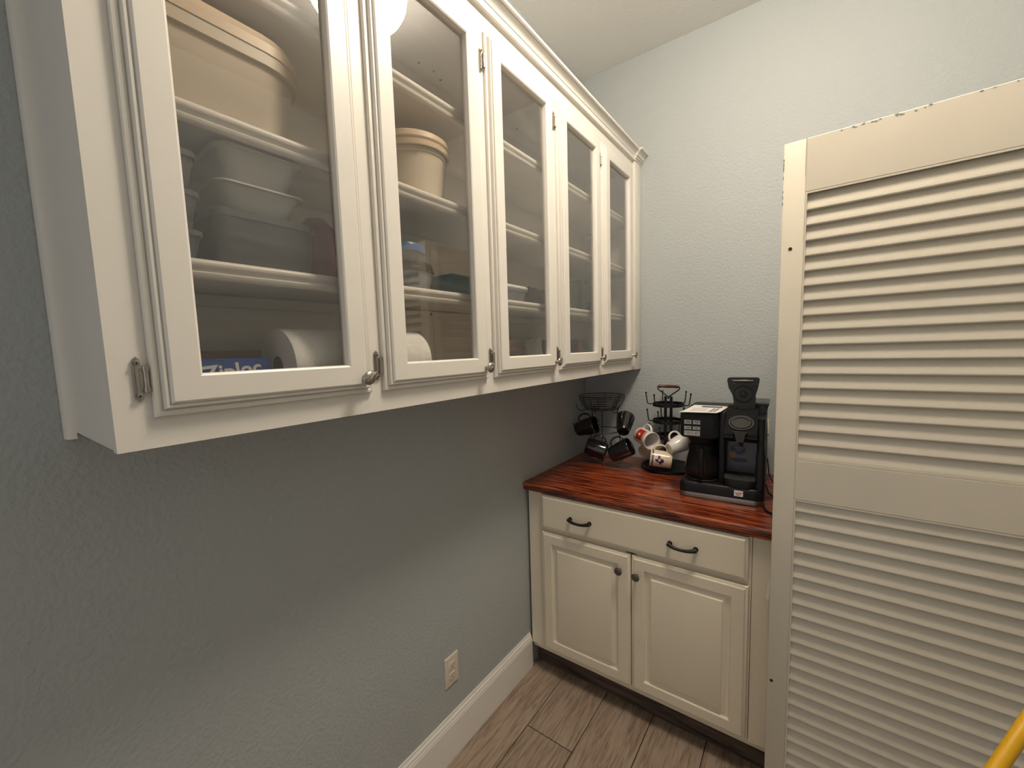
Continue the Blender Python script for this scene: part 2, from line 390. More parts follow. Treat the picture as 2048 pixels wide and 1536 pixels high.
# quarter-round scribe strip where the end panel meets the wall
b = B(); prism(b, [(.0012, YN), (.024, YN), (.022, YN - .008), (.016, YN - .013), (.0012, YN - .014)], 'z', ZB - .008, ZT + .02); obj('scribe_strip', b, 'white', wc)
cp = [(0, -.004), (.003, -.002), (.006, .001), (.0065, .004), (.004, .0055), (.004, .007), (.010, .0085), (.012, .012), (.011, .015), (.008, .0165), (.0085, .018), (.015, .0185), (.0165, .024), (.021, .032), (.029, .038), (.029, .0405), (.037, .041), (.037, .0485), (0, .0485)]
ZC = 2.405
b = B(); prism(b, [(F + x, ZC + z) for x, z in cp], 'y', YN - .03, -.090)
prism(b, [(F + .012 + x * 1.02, ZC + z) for x, z in cp], 'y', -.098, -.0015)
bxx(b, F - .02, YN - .03, ZC, F + .013, -.0015, ZC + .0485)
obj('crown_moulding', b, 'white', wc, ang=25)
# return of the crown on the near end panel
b = B(); prism(b, [(YN - x, ZC + z) for x, z in cp], 'x', .002, F + .03); obj('crown_moulding', b, 'white', wc, ang=25)

def knob_leaf(parent, y, z, x):
    b = B()
    tube(b, [(x - .001, y, z), (x + .006, y, z), (x + .014, y + .001, z)], [.007, .0045, .004], 10)
    # ovate leaf plate with a midrib and side veins
    n = 22; c = Vector((x + .016, y, z)); t = bmesh.new()
    ax = Vector((0, .80, .60)); ay = Vector((0, -.60, .80)); nx = Vector((1, 0, 0))
    def P(a, rr, h):
        R = .0155 * (1 + .22 * math.exp(-((a) / .28) ** 2)) * rr
        return c + ax * R * math.cos(a) + ay * R * .86 * math.sin(a) + nx * h
    rings = []
    for rr, h in ((.6, -.0015), (1, 0), (1, .0015), (.7, .0042), (.35, .0052)):
        rings.append([t.verts.new(P((i / n * 2 * PI + PI) % (2 * PI) - PI, rr, h + (.0010 if i % 3 == 0 and rr < .95 else 0))) for i in range(n)])
    for p, q in zip(rings, rings[1:]):
        for i in range(n): t.faces.new((p[i], p[(i + 1) % n], q[(i + 1) % n], q[i]))
    t.faces.new(rings[0]); t.faces.new(rings[-1]); bmesh.ops.recalc_face_normals(t, faces=t.faces); join(b, t)
    tube(b, [c + ax * -.012 + nx * .0048, c + nx * .0062, c + ax * .019 + nx * .003], [.0005, .0011, .0006], 6)
    for s in (-1, 1):
        for q in (-.004, .003): tube(b, [c + ax * q + nx * .0056, c + ax * (q + .006) + ay * s * .009 + nx * .0035], [.0008, .0004], 5)
    obj('knob', b, 'nickel', parent, ang=60)
def hinge(parent, y, z, x):
    # y = door's hinge edge
    b = B()
    yc = y - .013; pts = []
    for q in ((0, .031), (.004, .027), (.0045, .019), (.0035, .014), (.0035, -.014), (.0045, -.019), (.004, -.027), (0, -.031), (-.004, -.027), (-.0045, -.019), (-.0045, .019), (-.004, .027)): pts.append((yc + q[0], z + q[1]))
    prism(b, pts, 'x', x, x + .0028)
    prism(b, [(yc + .5 * (p[0] - yc), z + .93 * (p[1] - z)) for p in pts], 'x', x + .0028, x + .0045)
    for s in (-1, 1):
        lathe(b, [(0, .0), (.0034, .0), (.0032, .0016), (0, .0024)], 12, mx=Matrix.Translation((x + .0045, yc, z + s * .0225)) @ Matrix.Rotation(PI / 2, 4, 'Y'))
        bxx(b, x + .0066, yc - .002, z + s * .0225 - .0005, x + .0072, yc + .002, z + s * .0225 + .0005, mi=1)
        bxx(b, x + .0066, yc - .0005, z + s * .0225 - .002, x + .0072, yc + .0005, z + s * .0225 + .002, mi=1)
    bxx(b, x + .0028, yc + .002, z - .015, x + .0048, y - .002, z + .015)
    tube(b, [(x + .0065, y - .0045, z - .018), (x + .0065, y - .0045, z + .018)], .0032, 10)
    for s in (-1, 1): tube(b, [(x + .0065, y - .0045, z + s * .0145 - .003), (x + .0065, y - .0045, z + s * .0145 + .003)], .0040, 10)
    obj('hinge', b, ['nickel', 'slot'], parent, ang=45)
rings = [(0, 0), (0, .0055), (.0015, .008), (.0055, .0092), (.0085, .0080), (.0092, .0065), (.0100, .0068), (.0108, .0125), (.0125, .0155), (.0155, .0158), (.0168, .0140), (.0175, .0142), (.0182, .0180), (.021, .020), (.0545, .020), (.0575, .018), (.0585, .0135), (.0585, .0005)]
for i, y0 in enumerate(doors_y):
    y1 = y0 + DW
    b = B(); ringpanel(b, lambda u, v, h: (F + .0005 + h, u, v), y0, y1, DZ0, DZ1, rings, cap=False)
    d = obj('door', b, 'white', wc, ang=28)
    b = B(); bxx(b, F + .004, y0 + .0575, DZ0 + .0575, F + .007, y1 - .0575, DZ1 - .0575); obj('glass_pane', b, 'glass', d, smooth=False)
    hinge(d, y0, 1.485, F + .0005); hinge(d, y0, 2.277, F + .0005)
    knob_leaf(d, y1 - .026, 1.463, F + .0205)

for x, y in ((.055, -1.249), (.063, -1.195), (.048, -1.150), (.067, -.743)):
    b = B(); lathe(b, [(0, 0), (.004, 0), (.003, -.0012), (0, -.0015)], 10, mx=Matrix.Translation((x, y, ZT - .0302))); obj('screw_head', b, 'slot', wc)
for y, z in ((-1.543, 1.632), (-1.215, 1.634)):
    b = B(); lathe(b, [(0, 0), (.0045, 0), (.0035, .0012), (0, .0015)], 10, mx=Matrix.Translation((.0222, y, z)) @ Matrix.Rotation(PI / 2, 4, 'Y')); obj('screw_head', b, 'slot', wc)

# ------------------------------------------------------------------ base cabinet and countertop
YF = -.647
bc = thing('base_cabinet', (.5, -.32, 0), 'cream base cabinet with one wide drawer over two raised-panel doors', 'cabinet')
b = B(); bxx(b, .013, YF + .018, .10, .950, -.004, .871); obj('carcass', b, 'cream', bc, smooth=False)
b = B(); bxx(b, .013, YF, .127, .085, YF + .018, .871, .0012, 1); obj('filler_strip', b, 'cream', bc)
b = B(); bxx(b, .0865, YF, .127, .108, YF + .018, .871); bxx(b, .872, YF, .127, .8955, YF + .018, .871); bxx(b, .108, YF, .127, .872, YF + .018, .162); bxx(b, .108, YF, .835, .872, YF + .018, .871); bxx(b, .108, YF, .68, .872, YF + .018, .735); bxx(b, .47, YF, .16, .51, YF + .018, .7)
obj('face_frame', b, 'cream', bc, smooth=False)
b = B(); bxx(b, .897, YF, .127, .952, YF + .018, .871, .0012, 1); obj('filler_strip', b, 'cream', bc)
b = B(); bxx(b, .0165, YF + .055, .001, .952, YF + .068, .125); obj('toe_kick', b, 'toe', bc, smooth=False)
PF = lambda u, v, h: (u, YF - .0008 - h, v)
b = B(); ringpanel(b, PF, .088, .887, .714, .867, [(0, 0), (0, .012), (.003, .0145), (.007, .0150), (.010, .0185), (.013, .020)])
dr = obj('drawer', b, 'cream', bc, ang=20)
for xc in (.279, .683):
    b = B(); pts = []
    for k in range(13):
        t = k / 12; s = -1 + 2 * t; pts.append((xc + s * .047, YF - .044 + .010 * abs(s) ** 3, .783 - .003 * (1 - s * s) + .004 * s * s))
    tube(b, pts, [.0055 + .003 * abs(-1 + 2 * k / 12) ** 2 for k in range(13)], 10)
    for s in (-1, 1):
        tube(b, [(xc + s * .044, YF - .021, .786), (xc + s * .044, YF - .038, .786)], [.0065, .006], 10)
        lathe(b, [(0, 0), (.009, 0), (.009, .003), (0, .004)], 14, mx=Matrix.Translation((xc + s * .044, YF - .0205, .786)) @ Matrix.Rotation(PI / 2, 4, 'X'))
    obj('pull', b, 'bronze', dr, ang=50, label='black bow pull')
rr = [(0, 0), (0, .012), (.002, .0145), (.006, .0155), (.009, .0175), (.012, .020), (.048, .020), (.051, .017), (.052, .011), (.060, .0105), (.075, .0155), (.077, .019), (.079, .0195)]
for x0, x1, kx, kz in ((.090, .4905, .449, .626), (.4955, .890, .518, .623)):
    b = B(); ringpanel(b, PF, x0, x1, .140, .697, rr); d = obj('door', b, 'cream', bc, ang=20)
    b = B()
    tube(b, [(kx, YF - .021, kz), (kx, YF - .037, kz)], [.006, .005], 10)
    lathe(b, [(0, 0), (.010, 0), (.015, .002), (.0155, .004), (.013, .0065), (.006, .0078), (0, .008)], 18, mx=Matrix.Translation((kx, YF - .036, kz)) @ Matrix.Rotation(PI / 2, 4, 'X'))
    for a in range(5):
        lathe(b, [(0, 0), (.0035, 0), (.002, .002), (0, .0025)], 8, mx=Matrix.Translation((kx + .008 * math.cos(a * 1.2566), YF - .0425, kz + .008 * math.sin(a * 1.2566))) @ Matrix.Rotation(PI / 2, 4, 'X'))
    obj('knob', b, 'pewter', d, ang=50, label='round pewter knob')

YC = -.6745
b = B()
prism(b, [(-.002, .872), (YC + .012, .872), (YC + .006, .876), (YC + .0045, .889), (YC + .0015, .892), (YC, .897), (YC + .001, .904), (YC + .005, .909), (YC + .010, .910), (-.002, .910)], 'x', .0015, .957)
ct = centre(obj('countertop', b, 'cnt', ang=25)); tag(ct, 'glossy reddish oak countertop on the cream base cabinet', 'countertop')

# ------------------------------------------------------------------ louvred folding door
dt = thing('door_1', (.961, -.878, 0), 'cream folding louvered door standing open beside the coffee counter', 'door', kind='structure')
LH = 2.0; LW = .61; ST = .047; TH = .028
def leaf(origin, ang, flip):
    e = B()
    sg = 1
    bxx(e, 0, 0, .012, ST, TH, LH, .002, 2); bxx(e, LW - ST, 0, .012, LW, TH, LH, .002, 2)
    bxx(e, ST, .0003, 1.873, LW - ST, TH - .0003, LH, .0015, 1); bxx(e, ST, .0003, 1.0905, LW - ST, TH - .0003, 1.197, .0015, 1); bxx(e, ST, .0003, .012, LW - ST, TH - .0003, .125, .0015, 1)
    # small cove bead around both openings
    for z0, z1 in ((1.197, 1.873), (.125, 1.0905)):
        for w0 in (.0005, TH - .0055):
            bxx(e, ST, w0, z0, ST + .004, w0 + .005, z1); bxx(e, LW - ST - .004, w0, z0, LW - ST, w0 + .005, z1)
            bxx(e, ST + .004, w0, z0, LW - ST - .004, w0 + .005, z0 + .005); bxx(e, ST + .004, w0, z1 - .004, LW - ST - .004, w0 + .005, z1)
    o = obj('leaf', e, 'louver', dt, local=True, ang=35)
    o.location = (origin[0] - .961, origin[1] + .878, 0); o.rotation_euler = (0, 0, ang)
    # rounded slat, low edge to the front
    zs = [1.828 - .0369 * i for i in range(18)] + [1.057 - .0369 * i for i in range(26)]
    s = B(); a = math.atan2(.043, .0135); L = .0455; pr = []
    for q in range(5): t = PI / 2 + q * PI / 4; pr.append((.0032 * math.cos(t), .0032 * math.sin(t)))
    for q in range(5): t = -PI / 2 + q * PI / 4; pr.append((L - .0064 + .0032 * math.cos(t), .0032 * math.sin(t)))
    ca, sa = math.cos(a), math.sin(a)
    prism(s, [(.0045 + x * ca - y * sa, .003 + x * sa + y * ca) for x, y in pr], 'x', ST - .002, LW - ST + .002)
    first = obj('slat', s, 'louver', o, local=True, ang=50)
    first.location = (0, 0, zs[0])
    for z in zs[1:]:
        c = first.copy(); C.objects.link(c); c.parent = o; c.location = (0, 0, z)
    return o
lf = leaf((.961, -.878), -.0388, 1)
for hx, hz in ((.020, 1.741), (.010, .554)):
    e = B(); lathe(e, [(0, .0006), (.0042, .0006), (.0042, -.004), (0, -.004)], 14, mx=Matrix.Translation((hx, 0, hz)) @ Matrix.Rotation(PI / 2, 4, 'X')); obj('screw_hole', e, 'slot', lf, local=True)
# paint chips along the top edge and a joint line in the top rail
random.seed(5)
e = B()
for k in range(26):
    s = random.choice((random.uniform(.10, .19), random.uniform(.20, .27), random.uniform(.27, .44))); zz = LH - random.uniform(.0012, .006)
    n = 7; t = bmesh.new(); ry = random.uniform(.0008, .0016); rx = random.uniform(.0012, .005)
    t.faces.new([t.verts.new((s + rx * random.uniform(.7, 1.1) * math.cos(2 * PI * i / n), -.0002, zz + ry * random.uniform(.7, 1.1) * math.sin(2 * PI * i / n))) for i in range(n)])
    join(e, t)
for k in range(9):
    zz = random.uniform(1.85, 1.97); bxx(e, -.0003, -.0002, zz, random.uniform(.0008, .002), .002, zz + random.uniform(.002, .01))
o = obj('paint_chips', e, 'chip', lf, local=True, smooth=False); o['kind'] = 'stuff'
e = B(); bxx(e, .0455, -.0002, 1.91, .0461, .001, LH + .0002); obj('joint_line', e, 'seam', lf, local=True, smooth=False)
leaf((.9925, -.8445), math.radians(88.5), -1)

# ------------------------------------------------------------------ outlets
def outlet(name, cx, cz, w, h, mxf, label, horiz=False):
    root = thing(name, mxf(0, 0, 0), label, 'outlet')
    e = B(); ringpanel(e, lambda u, v, q: mxf(u, v, q), -w / 2, w / 2, -h / 2, h / 2, [(0, .0005), (0, .003), (.003, .0055), (.005, .006)]); pl = obj('cover_plate', e, 'plastic_ivory', root, ang=25)
    for s in (-1, 1):
        e = B(); t = bmesh.new(); ring = []
        pts = []
        for k in range(24):
            a = 2 * PI * k / 24; px = .0165 * math.cos(a); pz = .0165 * math.sin(a); pz = max(-.0125, min(.0125, pz))
            pts.append((px, pz + s * .0195))
        if horiz: pts = [(q[1], q[0]) for q in pts]
        A = [t.verts.new(mxf(p[0], p[1], .006)) for p in pts]; Bv = [t.verts.new(mxf(p[0], p[1], .0085)) for p in pts]
        for k in range(24): t.faces.new((A[k], A[(k + 1) % 24], Bv[(k + 1) % 24], Bv[k]))
        t.faces.new(Bv); bmesh.ops.recalc_face_normals(t, faces=t.faces); join(e, t)
        def slot(u0, u1, v0, v1):
            t = bmesh.new()
            if horiz: u0, u1, v0, v1 = v0, v1, u0, u1
            V = [t.verts.new(mxf(*q)) for q in ((u0, v0, .0087), (u1, v0, .0087), (u1, v1, .0087), (u0, v1, .0087))]; t.faces.new(V); join(e, t, 1)
        slot(-.0075, -.0055, s * .0195 - .001, s * .0195 + .007); slot(.0055, .0075, s * .0195 - .001, s * .0195 + .006); slot(-.002, .002, s * .0195 - .0085, s * .0195 - .0045)
        obj('socket', e, ['plastic_ivory', 'slot'], root, ang=30)
    return root
outlet('wall_outlet', 0, 0, .070, .114, lambda u, v, q: (q, -1.178 + u, .3377 + v), 'ivory duplex outlet low on the left wall above the baseboard')
outlet('wall_outlet', 0, 0, .115, .070, lambda u, v, q: (.832 + u, -q, 1.128 + v), 'ivory outlet plate on the back wall mostly hidden by the coffee maker', True)

# ------------------------------------------------------------------ ceiling light (seen mirrored in the second glass door)
LX, LY = .98, -1.14
lt = thing('ceiling_light', (LX, LY, H), 'round ribbed glass ceiling light, seen reflected in the second cabinet door', 'lamp')
b = B(); lathe(b, [(0, 0), (.190, 0), (.190, -.012), (.175, -.022), (0, -.022)], 40); o = obj('base_plate', b, 'lampbase', lt, local=True)
b = B(); pr = []
base_pr = [(.138, -.022), (.160, -.040), (.172, -.062), (.176, -.085), (.172, -.110), (.158, -.134), (.133, -.150), (.097, -.162), (.055, -.169), (0, -.171)]
for k in range(len(base_pr) - 1):
    for q in range(5):
        t = q / 5; a0, a1 = base_pr[k], base_pr[k + 1]; rr0 = a0[0] + (a1[0] - a0[0]) * t
        pr.append((rr0 * (1.012 if (len(pr) % 2) else 1), a0[1] + (a1[1] - a0[1]) * t))
pr.append((0, -.171))
pr[-1] = (0, pr[-1][1]); lathe(b, pr, 48); obj('glass_dome', b, 'lampglass', lt, local=True, ang=60)

# ------------------------------------------------------------------ mugs
def mug(name, c, mouth, hand, h, rb, rm, m, label, group=None, bulge=0., deco=None, foot=None):
    A = Vector(mouth).normalized(); X = Vector(hand); X = (X - A * X.dot(A)).normalized(); Y = A.cross(X)
    mx = basis(X, Y, A)
    root = thing(name, c, label, 'mug', group); root.matrix_world = Matrix.Translation(c) @ mx
    R = lambda t: rb + (rm - rb) * t + bulge * math.sin(PI * min(1, t * 1.02))
    pr = [(0, .0035), (rb - .006, .0035), (rb - .005, 0), (rb - .002, 0)]
    for k in range(13):
        t = k / 12; pr.append((R(t), .0025 + (h - .004) * t))
    pr += [(rm - .001, h), (rm - .003, h - .0005)]
    for k in range(12, -1, -1):
        t = k / 12; pr.append((R(t) - .0042, .008 + (h - .010) * t))
    pr += [(rb - .008, .0065), (0, .006)]
    pr = [(q[0], q[1] - h / 2) for q in pr]
    b = B(); lathe(b, pr, 40); body = obj('body', b, [m] if not foot else [m, foot], root, local=True, ang=50)
    b = B(); pts = []
    for k in range(15):
        a = -PI / 2 + PI * k / 14; rr = R(.5)
        pts.append((rr - .004 + .030 * math.cos(a) ** .8 if math.cos(a) > 1e-6 else rr - .004, 0, h * .31 * math.sin(a) + .004))
    tube(b, pts, [.0068 - .0018 * math.sin(PI * k / 14) for k in range(15)], 10, sy=.8)
    obj('handle', b, m, root, local=True, ang=60)
    if deco: deco(root, R, h)
    return root

# wire rack with basket
rk = thing('mug_rack', (.165, -.165, .911), 'black wire mug rack with a round basket on top', 'rack')
RX, RY = .165, -.165; IR = 'iron'
b = B()
def circ(cx, cy, z, r, n=32, wob=0): return [(cx + r * math.cos(2 * PI * i / n), cy + r * math.sin(2 * PI * i / n), z + wob * math.sin(5 * i)) for i in range(n)]
for z, r, t in ((1.258, .116, .0020), (1.247, .114, .0013), (1.236, .111, .0013), (1.224, .106, .0013), (1.212, .099, .0013), (1.200, .091, .0013), (1.190, .083, .0018)):
    b = B(); tube(b, circ(RX, RY, z, r), t, 6, closed=True); obj('basket_ring', b, IR, rk)
for k in range(8):
    a = k * PI / 4 + .25; b = B()
    tube(b, [(RX + r * math.cos(a), RY + r * math.sin(a), z) for z, r in ((1.258, .116), (1.236, .112), (1.212, .100), (1.190, .084), (1.186, .055), (1.185, .0))], .0014, 6)
    obj('basket_wire', b, IR, rk)
for a in (-1.15, .60, 2.65):   # three bowed legs
    ca, sa = math.cos(a), math.sin(a)
    b = B(); tube(b, [(RX + r * ca, RY + r * sa, z) for z, r in ((1.190, .084), (1.15, .079), (1.10, .084), (1.05, .092), (1.00, .094), (.96, .084), (.935, .080), (.920, .088), (.914, .100), (.916, .108))], .0024, 7); obj('leg', b, IR, rk)
b = B(); tube(b, circ(RX, RY, 1.076, .095), .0019, 6, closed=True); obj('middle_ring', b, IR, rk)
b = B(); tube(b, circ(RX, RY, .950, .083), .0017, 6, closed=True); obj('lower_ring', b, IR, rk)
for a, z, L in ((-2.75, 1.08, .055), (-.10, 1.08, .058), (-.55, 1.186, .060), (-2.55, 1.186, .050), (-1.55, 1.186, .012), (2.3, 1.08, .05), (1.2, 1.08, .05), (1.3, 1.186, .045)):
    ca, sa = math.cos(a), math.sin(a); r0 = .094 if z < 1.1 else .082
    b = B(); tube(b, [(RX + (r0 + d) * ca, RY + (r0 + d) * sa, z + q) for d, q in ((0, 0), (L * .5, -.006), (L * .75, 0), (L * .9, .012), (L, .026))], .0018, 6)
    lathe(b, [(0, -.0035), (.0028, -.002), (.0035, 0), (.0028, .002), (0, .0035)], 8, mx=Matrix.Translation((RX + (r0 + L) * ca, RY + (r0 + L) * sa, z + .028)))
    obj('hook', b, IR, rk)
G = 'black mugs hanging on the wire rack'
mug('mug', (.105, -.225, 1.097), (.93, .05, .30), (-.32, 0, 1), .108, .036, .046, 'mug_black', 'black mug at the upper left of the wire rack, tilted up to the right', G, .002)
mug('mug', (.300, -.205, 1.123), (-.16, .82, .55), (0, -.5, .8), .105, .029, .045, 'mug_black', 'black mug at the upper right of the wire rack, its base facing out', G, .002)
mug('mug', (.160, -.228, .990), (.90, .25, -.28), (-.30, -.1, .9), .104, .040, .046, 'mug_black', 'black mug at the lower left of the wire rack, mouth turned down', G, .002)
mug('mug', (.295, -.242, .998), (.86, .10, .50), (-.55, 0, .85), .108, .037, .045, 'mug_black', 'glossy black mug at the lower right of the wire rack, catching the light', G, .002)

# mug tree with wooden grip
tr = thing('mug_tree', (.487, -.125, .911), 'black metal mug tree with a wooden carrying grip', 'rack')
TX, TY = .487, -.125
b = B(); lathe(b, [(0, 0), (.118, 0), (.124, .004), (.124, .012), (.119, .014), (.112, .010), (0, .010)], 40, mx=Matrix.Translation((TX, TY, .9105))); obj('base', b, IR, tr)
for s in (-1, 1):
    b = B(); bxx(b, TX + s * .013 - .0065, TY - .002, .92, TX + s * .013 + .0065, TY + .002, 1.262, .001, 1); obj('post', b, IR, tr)
for z, r in ((1.223, .070), (1.143, .070), (1.068, .062)):
    b = B(); t = 48
    lathe(b, [(r - .0025, -.0075), (r + .0005, -.0075), (r + .0005, .0075), (r - .0025, .0075)], 40, closed=True, mx=Matrix.Translation((TX, TY, z)))
    bxx(b, TX - r + .001, TY - .004, z - .003, TX + r - .001, TY + .004, z + .001)
    if z > 1.2: lathe(b, [(0, -.0075), (r - .002, -.0075), (r - .002, -.006), (0, -.006)], 40, mx=Matrix.Translation((TX, TY, z)))
    obj('tier_ring', b, IR, tr)
    for a in ([-3.05, -1.95, -.12, .95, 2.1] if z > 1.2 else [-2.80, -1.8, -.35, 1.0, 2.2] if z > 1.1 else [-3.0, -1.75, -.6, 1.2]):
        ca, sa = math.cos(a), math.sin(a); b = B()
        L = .030 if z > 1.2 else .022
        tube(b, [(TX + q * ca, TY + q * sa, z + v) for q, v in ((r, 0), (r + L * .7, 0), (r + L * .85, .003), (r + L * .93, .010), (r + L + .004, .052))], .0026, 7)
        lathe(b, [(0, -.005), (.004, -.003), (.005, 0), (.004, .003), (0, .005)], 10, mx=Matrix.Translation((TX + (r + L + .004) * ca, TY + (r + L + .004) * sa, z + .054)))
        obj('hook', b, IR, tr)
b = B()
tube(b, [(TX, TY, 1.25), (TX - .004, TY, 1.262), (TX - .046, TY, 1.293), (TX - .051, TY, 1.302), (TX - .048, TY, 1.310), (TX - .036, TY, 1.312)], .003, 8)
tube(b, [(TX, TY, 1.25), (TX + .004, TY, 1.262), (TX + .046, TY, 1.293), (TX + .051, TY, 1.302), (TX + .048, TY, 1.310), (TX + .036, TY, 1.312)], .003, 8)
obj('carrying_loop', b, IR, tr)
b = B(); lathe(b, [(0, -.045), (.007, -.045), (.0085, -.041), (.0085, -.036), (.0065, -.033), (.008, 0), (.0065, .033), (.0085, .036), (.0085, .041), (.007, .045), (0, .045)], 18, mx=Matrix.Translation((TX, TY, 1.310)) @ Matrix.Rotation(PI / 2, 4, 'Y')); obj('grip', b, 'gripwood', tr)

def cylmap(R, h, eps=.0006):
    # a = arc length from the side opposite... measured about local x; v = height from middle
    def P(a, v):
        t = v / h + .5; r = R(t) + eps; return (r * math.cos(a / .042), r * math.sin(a / .042), v)
    return P
def deco_red(root, R, h):
    P = cylmap(R, h)
    b = B(); decal(b, lambda u, v: True, .016, .074, -.034, .030, 24, 10, P, 0)
    P2 = cylmap(R, h, .0010)
    decal(b, lambda u, v: ((u - .046) / .009) ** 2 + ((v + .004) / .010) ** 2 < 1, .035, .060, -.022, .014, 20, 20, P2, 1)
    decal(b, lambda u, v: ((u - .046) / .005) ** 2 + ((v + .004) / .005) ** 2 < 1, .035, .060, -.022, .014, 20, 20, cylmap(R, h, .0014), 2)
    for q in (-.028, .024): decal(b, lambda u, v: abs(v - q) < .0012, .018, .072, -.034, .030, 20, 50, P2, 2)
    obj('printed_label', b, ['red', 'gold', 'whiteprint'], root, local=True, smooth=False, label='red printed band with a small gold emblem')
mug('mug', (.410, -.215, 1.068), (.76, -.64, -.12), (.05, .05, 1), .098, .039, .042, 'mug_white', 'white mug with a red printed band, mouth facing out, on the mug tree', None, deco=deco_red)
def deco_state(root, R, h):
    P = cylmap(R, h); P2 = cylmap(R, h, .0010); P3 = cylmap(R, h, .0013)
    # outline of the state in flag colours; u runs around, v along the mug
    tex = [(-.30, 1.0), (.12, 1.0), (.12, .45), (.35, .36), (.75, .30), (.80, -.05), (.88, -.30), (.55, -.52), (.32, -.75), (.38, -1.05), (.12, -.95), (-.06, -.55), (-.28, -.30), (-.46, -.48), (-.62, -.28), (-.95, .12), (-.30, .14)]
    f = inpoly(tex); s = .0225
    # picture right = -axis-ish: handled through v (mouth side) and u (down)
    uc, vc = -.063, .006
    def X(u, v): return (-(v - vc) / s, (u - uc) / s)
    b = B()
    def col(u, v):
        x, y = X(u, v)
        if not f(x, y): return None
        if x < -.12 or y < .12: return 1
        return 0
    for mi in (0, 1, 2): decal(b, lambda u, v: col(u, v) == mi, uc - .026, uc + .026, vc - .026, vc + .026, 60, 60, P2, mi)
    st = [(.5 * (.30 if k % 2 else .72) * math.sin(k * PI / 5), .5 * (.30 if k % 2 else .72) * math.cos(k * PI / 5)) for k in range(10)]
    fs = inpoly(st); decal(b, lambda u, v: fs(*(lambda q: ((q[0] + .02), (q[1] + .02)))(X(u, v))), uc - .024, uc + .024, vc - .024, vc + .024, 70, 70, P3, 2)
    for v0, v1 in ((.036, .0405), (.0425, .0445)): decal(b, lambda u, v: True, -.131, .131, v0 - .003, v1 - .003, 60, 1, P, 1)
    obj('printed_flag_map', b, ['red', 'navy', 'whiteprint'], root, local=True, smooth=False, label='red, white and blue map emblem with navy stripes')
mug('mug', (.484, -.235, .980), (-.95, -.28, .10), (.02, .0, 1), .094, .038, .040, 'mug_cream', 'cream mug with a red white and blue Texas map, lowest on the mug tree', None, deco=deco_state)
mug('mug', (.550, -.215, 1.049), (.62, .70, .33), (-.25, 0, 1), .085, .027, .041, 'mug_white', 'white tapered mug with its base facing out, beside the coffee maker', None, .003)
mug('mug', (.398, -.120, 1.000), (.30, .75, .35), (0, .3, 1), .095, .034, .042, 'mug_cream', 'cream mug hanging low behind the red banded mug', None, .002)

# ------------------------------------------------------------------ coffee maker
CA = .0496
cm = thing('coffee_maker', (.624, -.488, .9105), 'black two-sided coffee maker with its right lid raised', 'coffee maker', rz=CA)
def CO(name, b, m, par=cm, ang=38, **k): return obj(name, b, m, par, local=True, ang=ang, **k)
b = B(); loft(b, [(.010, .1435, .172, .03), (.045, .1435, .172, .03), (.056, .141, .170, .03), (.060, .137, .166, .028)], mx=Matrix.Translation((.1435, .172, 0))); base = CO('base', b, 'black')
b = B(); loft(b, [(0, .140, .170, .03), (.002, .1437, .1725, .031), (.018, .1442, .1730, .031), (.020, .143, .172, .03)], mx=Matrix.Translation((.1435, .172, 0))); CO('trim_strip', b, 'chrome')
b = B(); loft(b, [(.059, .1435, .080, .02), (.24, .1435, .080, .02), (.33, .138, .076, .02), (.335, .134, .072, .02)], mx=Matrix.Translation((.1435, .262, 0))); CO('rear_housing', b, 'black')
# left brewing head
b = B(); loft(b, [(.236, .063, .148, .022), (.242, .068, .152, .024), (.322, .0685, .152, .024), (.331, .066, .149, .022), (.333, .060, .144, .02)], mx=Matrix.Translation((.0685, .155, 0))); hd = CO('brew_head', b, 'blackmat')
b = B(); loft(b, [(.205, .045, .050, .044), (.2365, .055, .060, .05)], mx=Matrix.Translation((.070, .085, 0)), n=8); CO('filter_basket', b, 'black')
b = B(); pn = [(.010, .244), (.062, .244), (.062, .324), (.010, .324)]
for r in range(3):
    for c_ in range(2):
        x0 = .019 + c_ * (.031 if r < 2 else .0285); z0 = (.290, .269, .245)[r]; hh = (.0155, .0125, .0195)[r]; ww = .0255 if r < 2 else .0275
        e = B(); t = bmesh.new(); bmesh.ops.create_cube(t, size=1)
        for v in t.verts: v.co = Vector((x0 + (v.co.x + .5) * ww, .0035 + (v.co.y + .5) * -.003, z0 + (v.co.z + .5) * hh))
        bmesh.ops.bevel(t, geom=list(t.edges), offset=.0013, segments=2, profile=.5, affect='EDGES'); join(e, t)
        yq = .0002
        def bar(u0, u1, v0, v1): bxx(e, x0 + u0 * ww, yq - .0003, z0 + v0 * hh, x0 + u1 * ww, yq + .0006, z0 + v1 * hh, mi=1)
        if r < 2:
            bar(.18, .82, .55, .68); bar(.28, .72, .30, .42)
            if c_ == 0: bar(.62, .84, .30, .42)
        else:
            bar(.40, .72, .62, .68); bar(.40, .44, .30, .62) if c_ else bar(.68, .72, .30, .66); bar(.40, .72, .26, .32); bar(.30, .36, .45, .55)
        CO('button', e, ['button', 'ink'], hd)
b.free()
# centre divider and right column
b = B(); bxx(b, .137, .035, .058, .156, .20, .335, .004, 2); CO('divider', b, 'black')
b = B(); loft(b, [(.058, .0145, .165, .010), (.18, .0145, .165, .010), (.22, .010, .15, .008), (.32, .012, .15, .008)], mx=Matrix.Translation((.2735, .175, 0))); CO('side_column', b, 'black')
